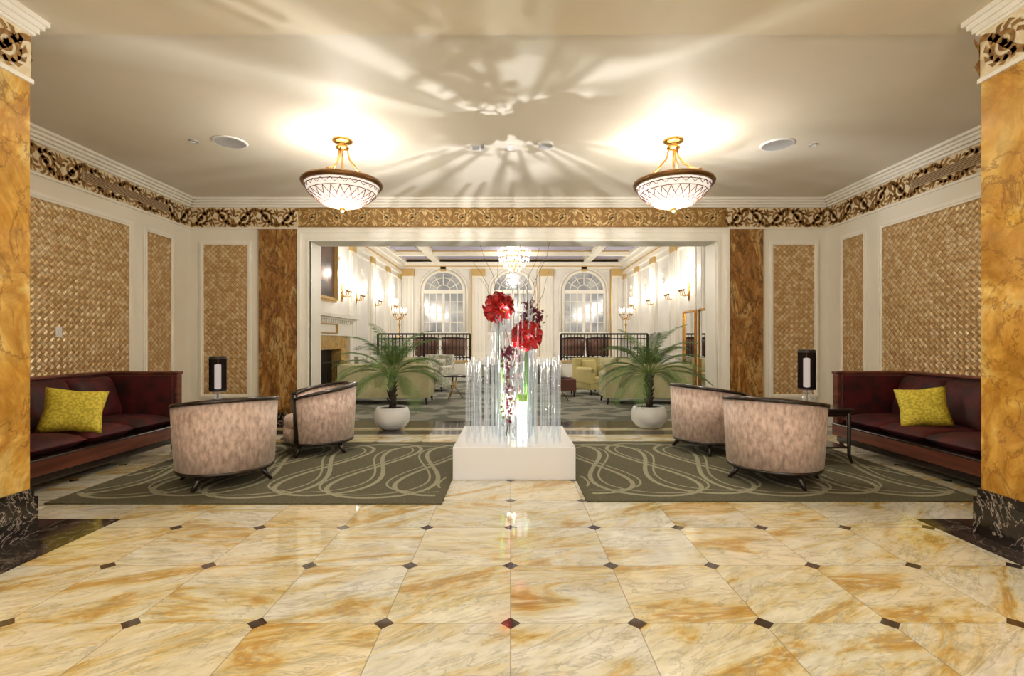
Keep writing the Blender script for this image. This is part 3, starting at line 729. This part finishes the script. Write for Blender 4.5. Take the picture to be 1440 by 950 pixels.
def amaryllis(c, R, stem_to, sd):
    random.seed(sd)
    b = B('red_amaryllis_bouquet'); c = Vector(c)
    n = 13
    for k in range(n):
        z = 1-2*(k+.5)/n*.88; ph = k*2.39996+random.uniform(-.3,.3); r = sqrt(max(0, 1-z*z)); d = Vector((r*cos(ph), r*sin(ph), z)).normalized()
        Q = d.to_track_quat('Z', 'Y').to_matrix().to_4x4()
        T = Matrix.Translation(c+d*R*random.uniform(.15,.4)) @ Q @ Matrix.Rotation(random.random()*3, 4, 'Z')
        for p in range(6):
            A = T @ Matrix.Rotation(p*pi/3, 4, 'Z') @ Matrix.Rotation(random.uniform(-.15,.15), 4, 'Y'); vs = []; fs = []
            l = R*.82
            for i, (x, z_, w) in enumerate(((0,0,.012),(.22,.40,.17),(.55,.68,.26),(.95,.76,.19),(1.25,.62,.01))):
                vs += [(x*l*.8, -w*l, z_*l), (x*l*.8, 0, z_*l-.03*l*(3 if 0<i<4 else 0)), (x*l*.8, w*l, z_*l)]
            for i in range(4): fs += [(3*i,3*i+1,3*i+4,3*i+3), (3*i+1,3*i+2,3*i+5,3*i+4)]
            b.add(vs, fs, M_red, True, A)
        b.tube([c, c+d*R*.75], .003, M_lime, 4)
    s = Vector(stem_to)
    for q in range(5):
        o = Vector((.02*cos(q*1.26), .02*sin(q*1.26), 0)); b.tube([s+o, (s+c)/2+o*1.2, c], .009, M_green, 6)
    b.build(merge=False)
amaryllis((PX-.165, PY-.02, 1.72), .155, (PX-.13, PY, .5), 1); amaryllis((PX+.14, PY-.06, 1.41), .155, (PX+.13, PY-.05, .5), 2)
random.seed(9)
def strand(pts, n, sp):
    b = B('crimson_orchid_spray'); b.tube(pts, .004, M_twig, 5)
    P = [Vector(p) for p in pts]
    for k in range(n):
        t = random.random()*(len(P)-1); i = min(int(t), len(P)-2); p = P[i].lerp(P[i+1], t-i)
        p = p+Vector((random.gauss(0,sp), random.gauss(0,sp), random.gauss(0,sp*.6)))
        E = Euler((random.random()*6, random.random()*6, random.random()*6)).to_matrix().to_4x4()
        for q in range(5):
            A = Matrix.Translation(p) @ E @ Matrix.Rotation(q*2*pi/5, 4, 'Z')
            b.add([(0,0,0),(.011,-.007,.004),(.022,0,.002),(.011,.007,.004)], [(0,1,2,3)], M_dkred, False, A)
    b.build(merge=False)
strand([(PX+.06,PY+.05,.5),(PX+.08,PY+.05,1.2),(PX+.15,PY+.03,1.8),(PX+.2,PY,1.62),(PX+.22,PY,1.5)], 110, .04)
strand([(PX+.10,PY+.05,1.3),(PX+.18,PY+.05,1.75),(PX+.26,PY+.03,1.66),(PX+.28,PY,1.55)], 110, .035)
strand([(PX-.05,PY-.2,.45),(PX-.06,PY-.2,.8),(PX-.10,PY-.2,1.2),(PX-.05,PY-.2,1.28)], 190, .034)
b = B('curly_willow_branches')
for k in range(12):
    a = k*2*pi/12+.1; x, y, z = PX+.10*cos(a), PY+.10*sin(a), .325; pts = [(x,y,z)]
    H = random.uniform(1.6,2.1)
    for i in range(1, 15):
        t = i/14; sw = .10+.32*t*t*t
        pts.append((PX+sw*cos(a)+.025*sin(i*1.7+k), PY+sw*sin(a)+.025*cos(i*1.3+k), .325+H*t))
    b.tube(pts, [.006*(1-.7*i/14) for i in range(15)], M_twig, 5)
b.build()

def palm(loc, seed):
    random.seed(seed); b = B('potted_palm')
    pr = [(.001,0),(.13,0),(.20,.03),(.265,.12),(.28,.2),(.265,.28),(.235,.34),(.225,.345),(.215,.32)]
    b.lathe(pr, (0,0,0), M_pot, 36); b.lathe([(.216,.315),(.001,.325)], (0,0,0), M_soil, 24)
    b.tube([(0,0,.3),(.015,0,.45),(.0,.01,.62),(0,0,.84)], [.055,.045,.05,.06], M_trunk, 10)
    for i in range(30):
        a = i*2.4; z = .36+i*.016; b.tube([(.045*cos(a),.045*sin(a),z),(.085*cos(a),.085*sin(a),z+.06)], [.018,.006], M_trunk, 5)
    nf = 34
    for k in range(nf):
        az = k*2.39996+random.uniform(-.2,.2); el = radians(87-90*(k/nf)**1.0+random.uniform(-4,4)); Lf = random.uniform(.80,1.0)
        p = Vector((.03*cos(az), .03*sin(az), .84)); pts = [p.copy()]; n = 16; e = el
        dr_ = random.uniform(2.6, 4.6)
        for i in range(n):
            d = Vector((cos(az)*cos(e), sin(az)*cos(e), sin(e))); p = p+d*Lf/n; pts.append(p.copy()); e -= radians(dr_+2.4*i/n)
            if e < radians(-75): e = radians(-75)
        b.tube(pts, [.009*(1-.85*i/n) for i in range(n+1)], M_leaf2, 5)
        side = Vector((-sin(az), cos(az), 0)); m = 34
        for j in range(m):
            t = .18+.82*j/(m-1); f = t*n; i = min(int(f), n-1); q = pts[i].lerp(pts[i+1], f-i); tg = (pts[i+1]-pts[i]).normalized()
            ll = .24*(sin(pi*(t*.82+.12))**.7)*random.uniform(.85,1.1)
            for s in (-1, 1):
                dr = (side*s*.75+tg*.85+Vector((0,0,.12))).normalized()
                m1 = q+dr*ll*.5; m2 = q+dr*ll+Vector((0,0,-ll*.25)); w = tg*.0065
                b.add([q-w*.5, m1-w, m2, m1+w, q+w*.5], [(0,1,2,3,4)], M_leaf, False)
    b.build(loc=loc, merge=False)
palm((-1.83, 7.6, 0), 5); palm((2.17, 7.72, 0), 11)

def pendant():
    b = B('pendant_bowl_light')
    b.lathe([(.001,0),(.115,0),(.115,-.02),(.09,-.035),(.05,-.045),(.05,-.07),(.075,-.08),(.075,-.095),(.03,-.11),(.001,-.115)], (0,0,0), M_gold, 28)
    rz = -.50
    outer = [(.415,0),(.405,-.05),(.365,-.12),(.30,-.18),(.21,-.235),(.11,-.27),(.03,-.285),(.001,-.287)]
    b.lathe(outer, (0,0,rz), M_bowl, 48)
    b.lathe([(.40,.02),(.44,.025),(.455,0),(.445,-.025),(.415,-.035),(.405,-.01),(.40,.02)], (0,0,rz), M_bronze, 48)
    b.lathe([(.001,-.28),(.03,-.285),(.035,-.30),(.015,-.32),(.001,-.335)], (0,0,rz), M_gold, 16)
    for rr, zz in ((.404,-.06), (.372,-.117), (.215,-.238)):
        b.tube([(rr*1.006*cos(q*pi/24), rr*1.006*sin(q*pi/24), rz+zz) for q in range(49)], .0045, M_pat, 5)
    for k in range(24):
        a = k*pi/12; a2 = a+pi/12
        def P(r, z, q): return (r*1.012*cos(q), r*1.012*sin(q), rz+z)
        b.tube([P(.366,-.12,a), P(.30,-.18,(a+a2)/2-.02), P(.235,-.222,a2)], .004, M_pat, 4)
        b.tube([P(.366,-.12,a2), P(.30,-.18,(a+a2)/2+.02), P(.235,-.222,a)], .004, M_pat, 4)
        b.tube([P(.404,-.05,a), P(.388,-.09,(a+a2)/2), P(.404,-.05,a2)], .0035, M_pat, 4)
    for k in range(3):
        a = k*2*pi/3+.5; pts = []
        for t, r in ((0,.05),(.3,.08),(.6,.18),(.85,.33),(1,.42)): pts.append((r*cos(a), r*sin(a), -.09+(rz+.1)*t))
        b.tube(pts, .011, M_gold, 8)
        b.lathe([(.001,.03),(.02,.02),(.02,-.01),(.001,-.02)], (.42*cos(a), .42*sin(a), rz+.02), M_gold, 8)
    b.tube([(0,0,-.1),(0,0,-.42)], .012, M_gold, 8)
    for k in range(3):
        a = k*2*pi/3; b.lathe([(.001,.06),(.03,.03),(.001,-.03)], (.12*cos(a), .12*sin(a), -.44), M_bulb, 8)
    return b
pn = pendant().build(loc=(-1.93, 5.65, ZC))
dup(pn, (1.87, 5.65, ZC), (0,0,.4)); dup(pn, (-1.93, .6, ZC)); dup(pn, (1.87, .6, ZC))  # last two hang out of view, added to light the foreground
for x, y, P, Q in ((-1.93, 5.65, 38, 74), (1.87, 5.65, 38, 74), (-1.93, .6, 80, 85), (1.87, .6, 80, 85)):  # front pair is added fill, not in view
    plight('pendant_light', (x, y, ZC-.62), P, .14, (1,.97,.92))
    plight('pendant_down_light', (x, y, ZC-.50-.36), Q, .15, (1,.92,.79))  # extra point under each bowl, standing in for light through the glass

def disc(name, x, y, r, m1, m2, h=.012):
    b = B(name); b.lathe([(.001,-h),(r*.86,-h)], (0,0,0), m1, 32); b.lathe([(r*.86,-h),(r*.9,-h-.004),(r,-.004),(r,0)], (0,0,0), m2, 32); b.build(loc=(x, y, ZC))
disc('ceiling_speaker', -3.25, 5.7, .19, M_grey, M_plastic); disc('ceiling_speaker', 3.13, 5.77, .19, M_grey, M_plastic)
disc('recessed_downlight', -3.65, 5.67, .05, M_plastic, M_grey); disc('recessed_downlight', 3.55, 5.78, .05, M_plastic, M_grey)
disc('smoke_detector', .41, 5.75, .09, M_grey, M_plastic, .03); disc('smoke_detector', 0, 5.8, .05, M_plastic, M_plastic, .04)
b = B('ceiling_exit_light'); b.box(-.09,.03,-.07,.07,-.03,0,M_plastic); b.box(-.07,.01,-.05,.05,-.035,-.03,M_grey); b.box(.03,.07,-.03,.03,-.05,0,M_grey); b.build(loc=(-.38, 5.8, ZC), bevel=.004)

l = bpy.data.lights.new('centrepiece_uplight', 'SPOT'); l.energy = 350; l.spot_size = radians(155); l.spot_blend = .5; l.shadow_soft_size = .010; l.color = (.97,.97,1)
o = bpy.data.objects.new('centrepiece_uplight', l); sc.collection.objects.link(o); o.location = (PX, PY, .5); o.rotation_euler = (pi, 0, 0)

w = bpy.data.worlds.new('ambient_fill'); sc.world = w; w.use_nodes = True  # even ambient fill entering at the open end behind the camera
w.node_tree.nodes['Background'].inputs[0].default_value = (1,.92,.79,1); w.node_tree.nodes['Background'].inputs[1].default_value = 1.15

cam = bpy.data.cameras.new('camera'); co = bpy.data.objects.new('camera', cam); sc.collection.objects.link(co); sc.camera = co
co.location = (0, 0, 1.35); co.rotation_euler = (pi/2, 0, 0)
cam.sensor_width = 36; cam.lens = 36*692/1440; cam.shift_y = 5/1440; cam.shift_x = 2/1440; cam.clip_start = .05
